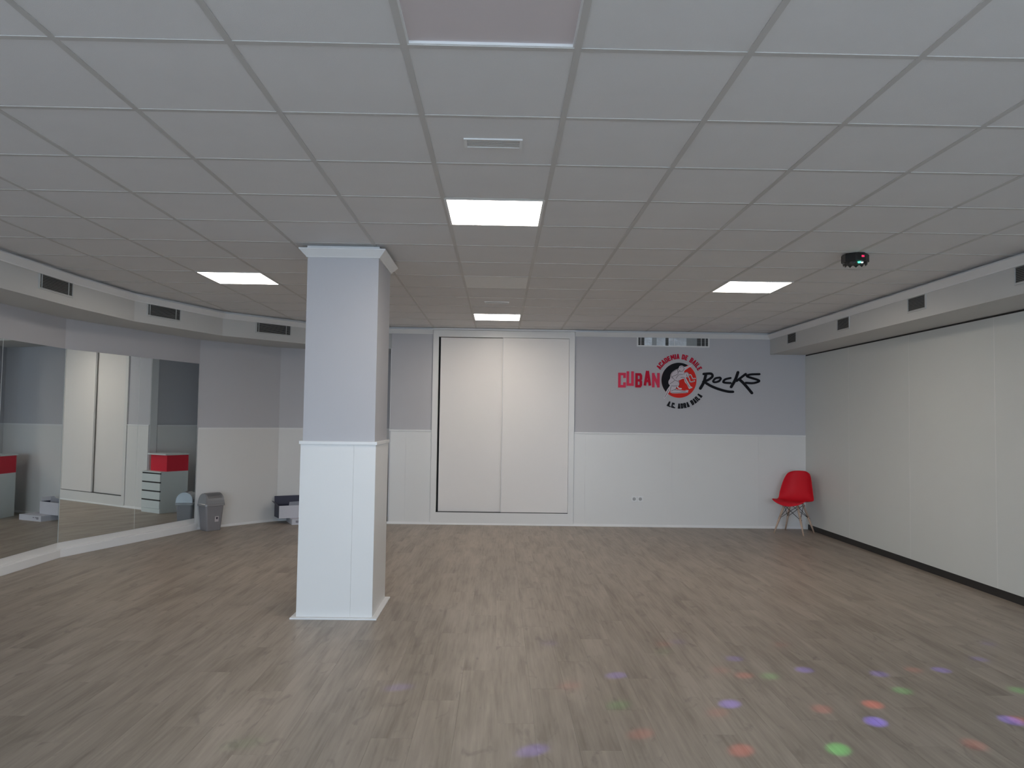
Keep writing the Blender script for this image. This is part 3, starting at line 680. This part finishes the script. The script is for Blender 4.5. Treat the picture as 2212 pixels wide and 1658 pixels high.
# ------------------------------------------------------------------ boxes on the floor of the alcove
bx_ang = math.atan2(.43, .90)
b1 = empty('flat_cardboard_box', (-2.80, 10.43, 0), bx_ang, 'flat white cardboard box lying on the floor behind the column', 'box')
MB().box(0, .46, 0, .42, 0, .072).build('body', 'card', b1)
MB().box(.002, .458, .0, .42, .072, .076).build('lid', 'card', b1)
for x0, x1, z in ((.05,.12,.045),(.14,.17,.045),(.05,.10,.03)): MB().box(x0, x1, -.0008, 0, z, z+.008).build('print_line', 'ink', b1)
b2 = empty('open_printer_box', (-2.995, 10.49, .0765), bx_ang + math.radians(4), 'open white and navy cardboard box on top of the flat box', 'box')
W2, D2, H2, t2 = .44, .27, .17, .004
MB().box(0, W2, 0, t2, 0, H2).build('front_side', 'card', b2)
MB().box(0, W2, D2-t2, D2, 0, H2).build('back_side', 'navy', b2)
MB().box(0, t2, t2, D2-t2, 0, H2).build('end_side', 'navy', b2)
MB().box(W2-t2, W2, t2, D2-t2, 0, H2).build('end_side', 'navy', b2)
MB().box(t2, W2-t2, t2, D2-t2, 0, t2).build('bottom', 'navy', b2)
MB().poly([(0,D2,H2),(W2,D2,H2),(W2,D2+.02,H2+.11),(0,D2+.02,H2+.11),(0,D2-t2,H2),(W2,D2-t2,H2),(W2,D2+.02-t2,H2+.11),(0,D2+.02-t2,H2+.11)], [(0,1,2,3),(7,6,5,4),(0,4,5,1),(1,5,6,2),(2,6,7,3),(3,7,4,0)]).build('flap', 'navy', b2)
MB().poly([(.0,.02,H2),(.0,D2-.02,H2),(-.055,D2-.06,H2+.055),(-.055,.06,H2+.055),(t2,.02,H2),(t2,D2-.02,H2),(-.055+t2,D2-.06,H2+.055),(-.055+t2,.06,H2+.055)], [(0,1,2,3),(7,6,5,4),(0,4,5,1),(1,5,6,2),(2,6,7,3),(3,7,4,0)]).build('flap', 'navy', b2)
MB().poly([(.14,.10,.05),(.40,.10,.05),(.40,.13,.215),(.17,.13,.205),(.14,.104,.05),(.40,.104,.05),(.40,.134,.215),(.17,.134,.205)], [(0,1,2,3),(7,6,5,4),(0,4,5,1),(1,5,6,2),(2,6,7,3),(3,7,4,0)]).build('inner_card', 'cardin', b2)
MB().poly([(W2,.02,H2),(W2,D2-.02,H2),(W2+.05,D2-.05,H2+.05),(W2+.05,.05,H2+.05),(W2-t2,.02,H2),(W2-t2,D2-.02,H2),(W2+.05-t2,D2-.05,H2+.05),(W2+.05-t2,.05,H2+.05)], [(0,1,2,3),(7,6,5,4),(0,4,5,1),(1,5,6,2),(2,6,7,3),(3,7,4,0)]).build('flap', 'card', b2)

# ------------------------------------------------------------------ reception desk in the alcove (seen in the mirrors)
dk = empty('reception_desk', (-1.845, 10.76, 0), 0, 'white drawer desk with red raised counter, seen in the wall mirror', 'desk')
hw, d0, d1 = .235, -.22, .24
MB().box(-hw, hw, d0+.018, d1, 0, .60).build('carcass', 'deskw', dk)
MB().box(-hw, hw, d0, d1, .60, .618).build('worktop', 'deskw', dk)
MB().box(-hw+.004, hw-.004, d0+.006, d0+.018, .0, .065).build('plinth', 'deskw', dk)
for k in range(4):
    z = .07 + k*.1325
    p = MB().box(-hw+.004, hw-.004, d0, d0+.018, z, z+.112).build('drawer', 'deskw', dk)
    MB().box(-hw+.006, hw-.006, d0+.002, d0+.019, z+.112, z+.1315).build('grip_gap', 'black', p)
MB().box(-hw+.0, hw-.06, d0+.10, d1, .618, .862).build('raised_counter', 'deskr', dk)
MB().box(-hw-.012, hw-.02, d0+.07, d1+.02, .862, .882).build('counter_top', 'deskw', dk)
